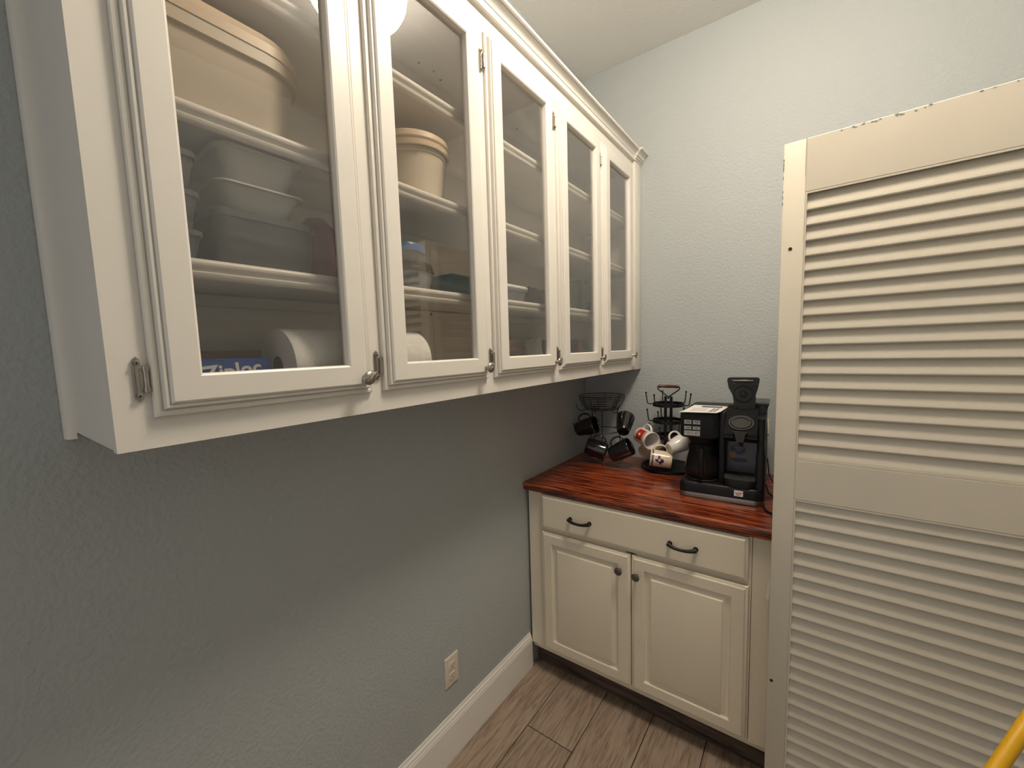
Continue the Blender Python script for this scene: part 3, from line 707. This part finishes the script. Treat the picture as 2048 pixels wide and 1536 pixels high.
# pod brewing head: sloping nose with the open pod holder
b = B(); prism(b, [(.008, .248), (.012, .262), (.095, .340), (.20, .345), (.20, .225), (.05, .225), (.012, .236)], 'x', .154, .262); ph = CO('pod_head', b, 'blackdull', ang=25)
sl = math.atan2(.078, .083); mxs = Matrix.Translation((.208, .048, .2975)) @ Matrix.Rotation(sl, 4, 'X')
e = B(); 
for ro, ri, zz in ((.040, .034, .003), (.031, .027, .005)):
    t = [(ri, -.001), (ro, -.001), (ro, zz), (ri, zz)]; lathe(e, t, 36, closed=True, mx=mxs @ Matrix.Diagonal((1.05, .86, 1, 1)))
CO('pod_ring', e, 'ring', ph)
e = B(); lathe(e, [(0, .0015), (.027, .0015), (.027, .0005), (0, .0005)], 30, mx=mxs @ Matrix.Diagonal((1.05, .86, 1, 1))); CO('pod_well', e, 'slot', ph)
e = B(); t = bmesh.new(); V = [(-.024, .272), (.024, .272), (.017, .262), (.012, .238), (.009, .233), (-.009, .233), (-.012, .238), (-.017, .262)]
f1 = [t.verts.new((.208 + x, .004, z)) for x, z in V]; f2 = [t.verts.new((.208 + x, .012, z)) for x, z in V]
t.faces.new(f1); t.faces.new(f2)
for i in range(8): t.faces.new((f1[i], f1[(i + 1) % 8], f2[(i + 1) % 8], f2[i]))
bmesh.ops.recalc_face_normals(t, faces=t.faces); join(e, t); CO('pod_lever', e, 'ring', ph)
for x0 in (.232, .154):
    e = B(); bxx(e, x0, .0065, .2475, x0 + .030, .0085, .2492); CO('trim_line', e, 'ring', ph)
# raised lid
b = B(); prism(b, [(.176, .335), (.176, .372), (.172, .395), (.158, .422), (.1525, .452), (.154, .460), (.160, .463), (.253, .463), (.259, .460), (.2605, .452), (.256, .422), (.249, .395), (.249, .335)], 'y', .118, .146)
ld = CO('lid', b, 'blackmat', ang=30)
e = B(); lathe(e, [(.030, 0), (.033, 0), (.033, .003), (.030, .003)], 32, closed=True, mx=Matrix.Translation((.2085, .118, .402)) @ Matrix.Rotation(PI / 2, 4, 'X')); lathe(e, [(0, 0), (.014, 0), (.013, .003), (0, .003)], 24, mx=Matrix.Translation((.2085, .118, .402)) @ Matrix.Rotation(PI / 2, 4, 'X')); CO('lid_seal', e, 'black', ld)
e = B(); lathe(e, [(0, 0), (.0022, 0), (.001, .007), (0, .008)], 10, mx=Matrix.Translation((.2085, .115, .402)) @ Matrix.Rotation(PI / 2, 4, 'X')); CO('needle', e, 'chrome', ld)
e = B(); bxx(e, .170, .114, .449, .242, .1185, .4545, .001, 1); CO('latch_bar', e, 'chrome', ld)
for x in (.176, .240):
    e = B(); lathe(e, [(0, 0), (.0045, 0), (.0045, .003), (0, .003)], 14, mx=Matrix.Translation((x, .118, .440)) @ Matrix.Rotation(PI / 2, 4, 'X')); CO('screw_boss', e, 'ring', ld)
for x in (.178, .234):
    e = B(); bxx(e, x, .108, .32, x + .012, .130, .352, .003, 2); CO('lid_hinge', e, 'black')
# water tank
b = B(); loft(b, [(.20, .012, .075, .010), (.31, .014, .078, .011), (.345, .026, .080, .012), (.350, .026, .080, .012)], mx=Matrix.Translation((.264, .245, 0))); wt = CO('water_tank', b, 'smoke')
e = B(); loft(e, [(.350, .028, .082, .012), (.358, .029, .083, .012), (.361, .025, .079, .012)], mx=Matrix.Translation((.264, .245, 0))); CO('tank_lid', e, 'smoke', wt)
# back film and drip tray
b = B(); bxx(b, .157, .125, .085, .258, .130, .232); bp_ = CO('back_film', b, 'panelprint', smooth=False)
e = B(); q = .1245
decal(e, lambda u, v: ((u - .195) / .026) ** 2 + ((v - .180) / .022) ** 2 < 1, .16, .23, .15, .21, 30, 26, lambda u, v: (u, q, v), 0)
decal(e, lambda u, v: ((u - .176) / .012) ** 2 + ((v - .158) / .012) ** 2 < 1, .16, .20, .14, .175, 24, 20, lambda u, v: (u, q - .0004, v), 1)
for z, x0, x1 in ((.192, .182, .208), (.184, .180, .212), (.176, .186, .206)): bxx(e, x0, q - .0004, z, x1, q, z + .0035, mi=2)
tube(e, [(.190 + .005 * k, q - .0006, .160 - .010 * math.sin(k * .42) + .0011 * k * (k > 5)) for k in range(10)], [.0035 - .0002 * k for k in range(10)], 6, mi=2)
decal(e, lambda u, v: ((u - .200) / .028) ** 2 + ((v - .137) / .008) ** 2 < 1, .165, .235, .125, .15, 30, 14, lambda u, v: (u, q, v), 0)
CO('printed_sticker', e, ['purple', 'amber', 'greyink'], bp_, smooth=False)
b = B(); loft(b, [(.060, .053, .060, .03), (.083, .056, .062, .03), (.088, .0545, .0605, .03)], mx=Matrix.Translation((.209, .062, 0)), n=8); dtz = CO('drip_tray', b, 'black')
e = B(); loft(e, [(.0885, .0525, .0575, .028), (.0905, .0525, .0575, .028)], mx=Matrix.Translation((.209, .062, 0)), n=8); CO('tray_plate', e, 'ring', dtz)
e = B()
for k in range(6): bxx(e, .170 + .004 * (k in (0, 5)), .018 + .018 * k, .0906, .200, .021 + .018 * k, .0909); bxx(e, .218, .018 + .018 * k, .0906, .248, .021 + .018 * k, .0909)
lathe(e, [(0, .0906), (.012, .0906), (.012, .0911), (0, .0911)], 20, mx=Matrix.Translation((.209, .055, 0))); CO('tray_slots', e, 'slot', dtz)
b = B(); lathe(b, [(0, .222), (.008, .222), (.007, .212), (.003, .207), (0, .207)], 14, mx=Matrix.Translation((.209, .055, 0))); CO('spout', b, 'ring')
b = B(); bxx(b, .1935, -.0006, .030, .2225, .001, .0515)
textmesh(b, 'Hamilton', .0062, Matrix.Translation((.208, -.0010, .0430)) @ Matrix.Rotation(PI / 2, 4, 'X'), 1, .0001, .0002)
textmesh(b, 'Beach', .0062, Matrix.Translation((.208, -.0010, .0365)) @ Matrix.Rotation(PI / 2, 4, 'X'), 1, .0001, .0002)
CO('badge', b, ['whiteprint', 'red'], base, smooth=False)
# carafe
b = B(); lathe(b, [(0, .062), (.050, .062), (.058, .068), (.064, .090), (.063, .115), (.057, .145), (.050, .172), (.049, .184)], 36, mx=Matrix.Translation((.073, .082, 0))); cf = CO('carafe', b, 'carafe', ang=60)
e = B(); lathe(e, [(.050, .178), (.053, .178), (.053, .195), (.048, .203), (0, .205), (0, .200), (.046, .198), (.050, .19)], 30, mx=Matrix.Translation((.073, .082, 0))); CO('carafe_lid', e, 'black', cf)
e = B(); lathe(e, [(0, .0605), (.056, .0605), (.060, .064), (.058, .066), (0, .064)], 30, mx=Matrix.Translation((.073, .082, 0))); CO('warming_plate', e, 'slot')
e = B(); tube(e, [(.078, .034, .192), (.080, .012, .196), (.081, -.002, .188), (.082, -.007, .16), (.082, -.007, .12), (.082, -.002, .092), (.081, .008, .086)], [.009, .010, .0105, .0105, .010, .009, .007], 10); CO('carafe_handle', e, 'black', cf)
# power cord
b = B(); tube(b, [(.288, .20, .03), (.300, .16, .008), (.325, .11, .004), (.345, .05, .004), (.36, 0, .004), (.37, -.05, .004)], .0032, 8); tube(b, [(.284, .015, .018), (.290, -.008, .004), (.298, -.035, .004), (.318, -.062, .004), (.335, -.075, .004), (.352, -.078, .004)], .0034, 8)
CO('power_cord', b, 'iron')
b = B(); tube(b, [(.290, .27, .12), (.298, .275, .05), (.32, .26, .006), (.335, .22, .004), (.35, .19, .004)], .0022, 6); CO('power_cord', b, 'iron')

# leaflet lying on the brew head
fa = thing('leaflet', (.70, -.42, 1.245), 'white printed leaflet lying on top of the coffee maker', 'paper')
b = B(); t = bmesh.new(); nx_, ny_ = 8, 14; g = {}
def LP(u, v, e=0): # u 0..1 across, v 0..1 front to back
    return (.636 + u * .129 + .003 * v, -.540 + v * .25, 1.2463 + .002 + .010 * (1 - v) * (1 - u) * 0 + .0135 * max(0, .30 - v) / .30 * .35 + .004 * u * (1 - v) + e)
for i in range(nx_ + 1):
    for j in range(ny_ + 1): g[i, j] = (t.verts.new(LP(i / nx_, j / ny_)), t.verts.new(LP(i / nx_, j / ny_, .0012)))
for i in range(nx_):
    for j in range(ny_):
        for s in (0, 1): t.faces.new([g[i + a_, j + b_][s] for a_, b_ in ((0, 0), (1, 0), (1, 1), (0, 1))])
for i in range(nx_):
    for j in (0, ny_): t.faces.new((g[i, j][0], g[i + 1, j][0], g[i + 1, j][1], g[i, j][1]))
for j in range(ny_):
    for i in (0, nx_): t.faces.new((g[i, j][0], g[i, j + 1][0], g[i, j + 1][1], g[i, j][1]))
bmesh.ops.recalc_face_normals(t, faces=t.faces); join(b, t); obj('sheet', b, 'paper', fa)
b = B(); Q = lambda u, v: LP(u, v, .0016)
decal(b, lambda u, v: True, .30, .88, .74, .90, 12, 4, Q, 0)
for k in range(6): decal(b, lambda u, v: True, .18 + .07 * k, .20 + .07 * k, .22, .62, 1, 8, Q, 1)
for i, (u0, u1) in enumerate(((.70, .77), (.80, .87))):
    for k in range(7): decal(b, lambda u, v: True, u0, u1, .16 + .07 * k + .02 * i, .205 + .07 * k + .02 * i, 2, 2, Q, 0)
obj('print', b, ['ink', 'greyink'], fa, smooth=False)

# small white tag hanging between cabinet and door
b = B(); prism(b, [(.9475, .755), (.9495, .755), (.9490, .712), (.9480, .690), (.9395, .690), (.9400, .700), (.9440, .735)], 'y', -.6695, -.6685); bxx(b, .9390, -.6705, .676, .9485, -.6685, .6895, .0008, 1); tube(b, [(.944, -.669, .676), (.9425, -.669, .668), (.945, -.669, .662)], .0009, 5)
tag(centre(obj('fabric_tag', b, 'whiteprint')), 'small white tag dangling between the base cabinet and the louvered door', 'tag')

# ------------------------------------------------------------------ things in the wall cabinet
def rbox(name, x0, x1, y0, y1, z0, z1, r, m, label, cat, taper=.9, lid=None, lipm=None, group=None, rim=.004, liph=.008):
    root = thing(name, ((x0 + x1) / 2, (y0 + y1) / 2, z0 + .0005), label, cat, group)
    hx, hy = (x1 - x0) / 2, (y1 - y0) / 2; h = z1 - z0 - .0005
    t = .0015
    zl = h - (lid[1] if lid else 0)
    secs = [(0, hx * taper - rim - .003, hy * taper - rim - .003, r * .8), (.003, hx * taper - rim, hy * taper - rim, r)]
    secs += [(zl - liph, hx - rim, hy - rim, r), (zl - liph, hx - rim * .2, hy - rim * .2, r), (zl, hx - rim * .2, hy - rim * .2, r)]
    if not lid: secs += [(zl, hx - rim - t, hy - rim - t, r), (.004, hx * taper - rim - t, hy * taper - rim - t, r)]
    b = B(); loft(b, secs); obj('tub_body', b, m, root, local=True, ang=40)
    if lid:
        b = B(); q = lid[1]; loft(b, [(zl + .0004, hx, hy, r), (zl + q * .55, hx, hy, r), (zl + q * .62, hx - .002, hy - .002, r), (h, hx - .005, hy - .005, r), (h, hx - .014, hy - .014, r), (h - .003, hx - .016, hy - .016, r)]); obj('lid', b, lid[0], root, local=True, ang=40)
    return root
S0 = ZB + .026; A_, B_, C_ = SH[2], SH[1], SH[0]
rbox('storage_tub', .028, .262, -2.046, -1.722, B_, 2.064, .085, 'beigebody', 'large beige lidded tub on the middle shelf behind the nearest glass door', 'container', .93, ('beige', .03), rim=.008, liph=.02)
# nearest door, lower shelf: stack of trays on a grey tub
rbox('storage_tub', .075, .262, -1.915, -1.733, C_, 1.756, .02, 'greybox', 'dark grey plastic tub under the two milky trays', 'container', .94, rim=.004, liph=.012)
rbox('plastic_tray', .085, .255, -1.905, -1.745, 1.757, 1.806, .025, 'tray', 'milky oval tray directly on the grey tub', 'container', .80, group='milky trays', rim=.010, liph=.003)
rbox('plastic_tray', .085, .255, -1.898, -1.745, 1.808, 1.866, .025, 'tray', 'milky oval tray on top of the stack above the grey tub', 'container', .80, group='milky trays', rim=.010, liph=.003)
for z0, z1, nm in ((C_, 1.712, 'lowest'), (1.713, 1.772, 'middle'), (1.773, 1.832, 'topmost')):
    rbox('food_container', .12, .255, -2.040, -1.922, z0, z1, .02, 'greybox', nm + ' smoky container in the stack at the left edge of the nearest glass door', 'container', .88, group='stack of smoky containers', rim=.004)
root = thing('cake_cover', (.160, -1.680, C_ + .0005), 'pinkish clear domed cover at the right of the grey tub', 'cover')
b = B(); lathe(b, [(.048, 0), (.050, .003), (.048, .01), (.0475, .05), (.045, .085), (.037, .118), (.022, .137), (0, .143), (0, .141), (.021, .135), (.036, .116), (.0435, .084), (.046, .05), (.0465, .01), (.0465, .0)], 36); obj('dome', b, 'pinkclear', root, local=True, ang=60)
b = B(); tube(b, circ(0, 0, .006, .049), .0025, 6, closed=True); obj('rim', b, 'pinkclear', root, local=True)
rbox('food_container', .030, .100, -1.665, -1.560, C_, 1.775, .015, 'redclear', 'red translucent tub behind the pink cover', 'container', .92, ('redclear', .012))
# bottom of the nearest bay
zb = thing('freezer_bag_box', (.165, -1.93, S0 + .0005), 'blue box of zipper bags lettered in white, on the cabinet floor', 'box')
b = B(); bxx(b, .135, -2.045, S0 + .0005, .199, -1.817, 1.5095, .001, 1); obj('carton', b, 'bagblue', zb)
b = B(); textmesh(b, 'Ziploc', .037, basis((0, 1, .10), (0, -.10, 1), (1, 0, 0), (.1996, -1.882, 1.4865)), 0, .0010, .0003); obj('lettering', b, 'whiteprint', zb, smooth=False)
b = B(); bxx(b, .06, -1.99, S0 + .0005, .125, -1.80, 1.525, .001, 1); o = centre(obj('cardboard_box', b, 'card')); tag(o, 'brown edge of a carton just behind the blue bag box', 'box')
pt = thing('paper_towel_roll', (.192, -1.63, S0), 'white paper towel roll lying on its side on the cabinet floor', 'paper towels')
b = B(); pr = [(.021, 0), (.0735, 0), (.0750, .003)] + [(.0748 + .0006 * math.sin(k * 2.1), .003 + .338 * k / 24) for k in range(1, 24)] + [(.0750, .341), (.0735, .345), (.021, .345)]
lathe(b, pr, 40, closed=True, mx=Matrix.Translation((.192, -1.800, S0 + .076)) @ Matrix.Rotation(-PI / 2, 4, 'X')); obj('towel', b, 'towel', pt)
b = B(); lathe(b, [(.0185, -.0), (.0208, -.0), (.0208, .345), (.0185, .345)], 24, closed=True, mx=Matrix.Translation((.192, -1.800, S0 + .076)) @ Matrix.Rotation(-PI / 2, 4, 'X')); obj('core', b, 'card', pt)
# second bay
root = thing('plastic_bucket', (.160, -1.398, B_ + .0005), 'round beige bucket with a ribbed lid on the middle shelf of the second bay', 'container')
b = B(); lathe(b, [(0, 0), (.078, 0), (.081, .003), (.092, .108), (.095, .110), (.095, .124), (0, .124)], 40); obj('tub_body', b, 'beigebody', root, local=True)
b = B(); lathe(b, [(.097, .120), (.103, .120), (.104, .131), (.100, .133), (.100, .137), (.104, .139), (.103, .151), (.098, .155), (.088, .155), (.086, .150), (0, .150), (0, .143), (.098, .133)], 40); obj('lid', b, 'beige', root, local=True)
root = thing('food_bowl', (.165, -1.440, C_ + .0005), 'clear bowl with a black snap lid, in the second bay', 'container')
b = B(); lathe(b, [(0, 0), (.058, 0), (.062, .004), (.072, .045), (.074, .046), (.074, .050), (.071, .050), (.060, .005), (0, .003)], 36); obj('tub_body', b, 'clear', root, local=True)
b = B(); lathe(b, [(.074, .048), (.0765, .050), (.0765, .058), (.074, .060), (.074, .066), (.070, .068), (.070, .072), (.066, .074), (.060, .074), (.058, .071), (0, .071), (0, .066), (.072, .050)], 36)
bxx(b, -.012, .070, .050, .012, .090, .054, .0015, 1); obj('lid', b, 'blacklid', root, local=True)
b = B(); bxx(b, -.01, .060, .026, .01, .078, .031, .001, 1); obj('tab', b, 'blacklid', root, local=True)
root = thing('food_container', (.165, -1.447, C_ + .0755), 'clear round cup with a blue lid on top of the black lidded bowl', 'container')
b = B(); lathe(b, [(0, 0), (.044, 0), (.047, .004), (.052, .034), (.050, .034), (.045, .005), (0, .003)], 32); obj('tub_body', b, 'clear', root, local=True)
b = B(); lathe(b, [(.051, .026), (.058, .026), (.059, .040), (.056, .046), (.050, .048), (0, .048), (0, .044), (.052, .034)], 32); obj('lid', b, 'bluelid', root, local=True)
b = B(); bxx(b, .11, -1.322, C_ + .0005, .222, -1.175, 1.727, .002, 2); o = centre(obj('carton', b, 'teal')); tag(o, 'teal carton on the lower shelf at the right of the second bay', 'box')
# third bay
root = thing('storage_jar', (.078, -.985, C_ + .0005), 'milky jar with a rounded lid behind the white rimmed container', 'jar')
b = B(); lathe(b, [(0, 0), (.045, 0), (.050, .004), (.050, .070), (.048, .074), (0, .074)], 32); obj('jar_body', b, 'tray', root, local=True)
b = B(); lathe(b, [(.050, .072), (.052, .074), (.051, .086), (.042, .100), (.020, .108), (0, .110)], 32); obj('lid', b, 'tray', root, local=True)
rbox('food_container', .135, .225, -1.065, -.925, C_, 1.727, .018, 'clear', 'clear container with a thick white rim on the lower shelf of the third bay', 'container', .86, ('whiteprint', .010), rim=.005)
def parcel(name, x0, x1, y0, y1, z0, z1, m, label, cat, group=None, seed=1):
    random.seed(seed); t = bmesh.new(); bmesh.ops.create_cube(t, size=1); bmesh.ops.subdivide_edges(t, edges=list(t.edges), cuts=4, use_grid_fill=True)
    for v in t.verts:
        c = v.co * 2; k = 1 - .10 * (c.z > 0) * (abs(c.x) + abs(c.y)) * .5
        j = [random.uniform(-.07, .07) for _ in range(3)]
        v.co = Vector(((x0 + x1) / 2 + (c.x * k + j[0] * (abs(c.z) < .99)) * (x1 - x0) / 2 * .93, (y0 + y1) / 2 + (c.y * k + j[1]) * (y1 - y0) / 2 * .93, z0 + .0006 + ((c.z + 1) / 2) * (z1 - z0) * (.93 + j[2] if c.z > -.9 else 1)))
    b = B(); join(b, t); o = centre(obj(name, b, m, ang=35)); tag(o, label, cat, group); return o
parcel('foil_bag', .13, .22, -.915, -.835, C_, 1.734, 'brownbag', 'crumpled brown bag right of the white rimmed container', 'bag', seed=3)
parcel('foil_bag', .06, .15, -.855, -.79, C_, 1.722, 'brownbag', 'darker brown bag half behind the clear wrapped parcel', 'bag', seed=4)
parcel('wrapped_parcel', .16, .24, -.825, -.745, C_, 1.726, 'wrap', 'shiny clear wrapped parcel at the right of the third bay', 'bag', seed=5)
for k in range(3):
    parcel('napkin_pack', .05, .160, -1.01 + .004 * k, -.862, S0 + .044 * k, S0 + .0435 + .044 * k, 'rosepack', ('bottom', 'middle', 'top')[k] + ' rose coloured pack in the pile on the floor of the third bay', 'pack', 'rose coloured packs', seed=6 + k)
parcel('napkin_stack', .04, .160, -.850, -.715, S0, 1.563, 'napkin', 'tall off white stack of napkins on the floor of the third bay', 'napkins', seed=9)
b = B(); bxx(b, .07, -.700, S0 + .0005, .15, -.600, 1.545, .002, 1); o = centre(obj('carton', b, 'darkbox')); tag(o, 'dark carton right of the napkin stack', 'box')
# fourth bay
b = B(); bxx(b, .085, -.515, C_ + .0005, .150, -.402, 1.806, .0015, 1); o = centre(obj('tea_box', b, 'greenbox')); tag(o, 'olive green carton left of the tall black one', 'box', 'green cartons')
b = B(); bxx(b, .085, -.398, C_ + .0005, .150, -.348, 1.820, .0015, 1); o = centre(obj('tea_box', b, 'darkbox')); tag(o, 'tall narrow black carton between the two olive green ones', 'box')
b = B(); bxx(b, .085, -.344, C_ + .0005, .150, -.225, 1.812, .0015, 1); o = centre(obj('tea_box', b, 'greenbox')); tag(o, 'olive green carton right of the tall black one', 'box', 'green cartons')
b = B(); lathe(b, [(0, 0), (.022, 0), (.024, .004), (.034, .055), (.032, .055), (.022, .005), (0, .004)], 26); root = obj('cup', b, 'blacklid'); root.location = (.185, -.300, C_ + .0005); tag(root, 'small dark cup in front of the right olive green carton', 'cup')
b = B(); bxx(b, .075, -.425, S0 + .0005, .150, -.290, 1.546, .0015, 1)
cb = thing('carton', (.11, -.36, S0), 'dark green carton with pale print on the floor of the fourth bay', 'box'); obj('card', b, 'darkbox', cb)
b = B()
for z, y0, y1 in ((1.478, -.415, -.32), (1.490, -.415, -.30), (1.502, -.410, -.35)): bxx(b, .1502, y0, z, .1506, y1, z + .006)
obj('print', b, 'greyink', cb, smooth=False)
b = B(); tube(b, [(.175, -.452, S0 + .006), (.176, -.450, S0 + .04), (.176, -.445, S0 + .08), (.175, -.436, S0 + .115), (.174, -.43, S0 + .128)], [.010, .014, .015, .010, .003], 12); o = centre(obj('spatula', b, 'orange')); tag(o, 'orange rubber utensil tip left of the dark green carton', 'utensil')

# ------------------------------------------------------------------ yellow-handled broom in the near right corner
P1 = Vector((1.55, -.914, 1.177)); P2 = Vector((1.286, -1.269, .833))
d = (P2 - P1).normalized()
top = P1 - d * .07; k = (P1.z - .14) / -d.z; bot = P1 + d * k
br = thing('broom', (bot.x, bot.y, .001), 'broom with a yellow pole leaning on the louvered door, crossing the bottom right corner', 'broom')
b = B(); tube(b, [top, P1, P2, bot], .0102, 16); obj('pole', b, 'yellow', br)
b = B(); tube(b, [top - d * .012, top - d * .002], [.005, .0106], 14); obj('end_cap', b, 'black', br)
b = B(); bxx(b, bot.x - .15, bot.y - .022, .11, bot.x + .15, bot.y + .022, .15, .006, 2); obj('head', b, 'black', br)
b = B(); t = bmesh.new(); bmesh.ops.create_cube(t, size=1)
for v in t.verts: v.co = Vector((bot.x + v.co.x * (.29 if v.co.z > 0 else .34), bot.y + v.co.y * (.036 if v.co.z > 0 else .06), .056 + v.co.z * .108))
join(b, t); o = obj('bristles', b, 'bristle', br); o['kind'] = 'stuff'
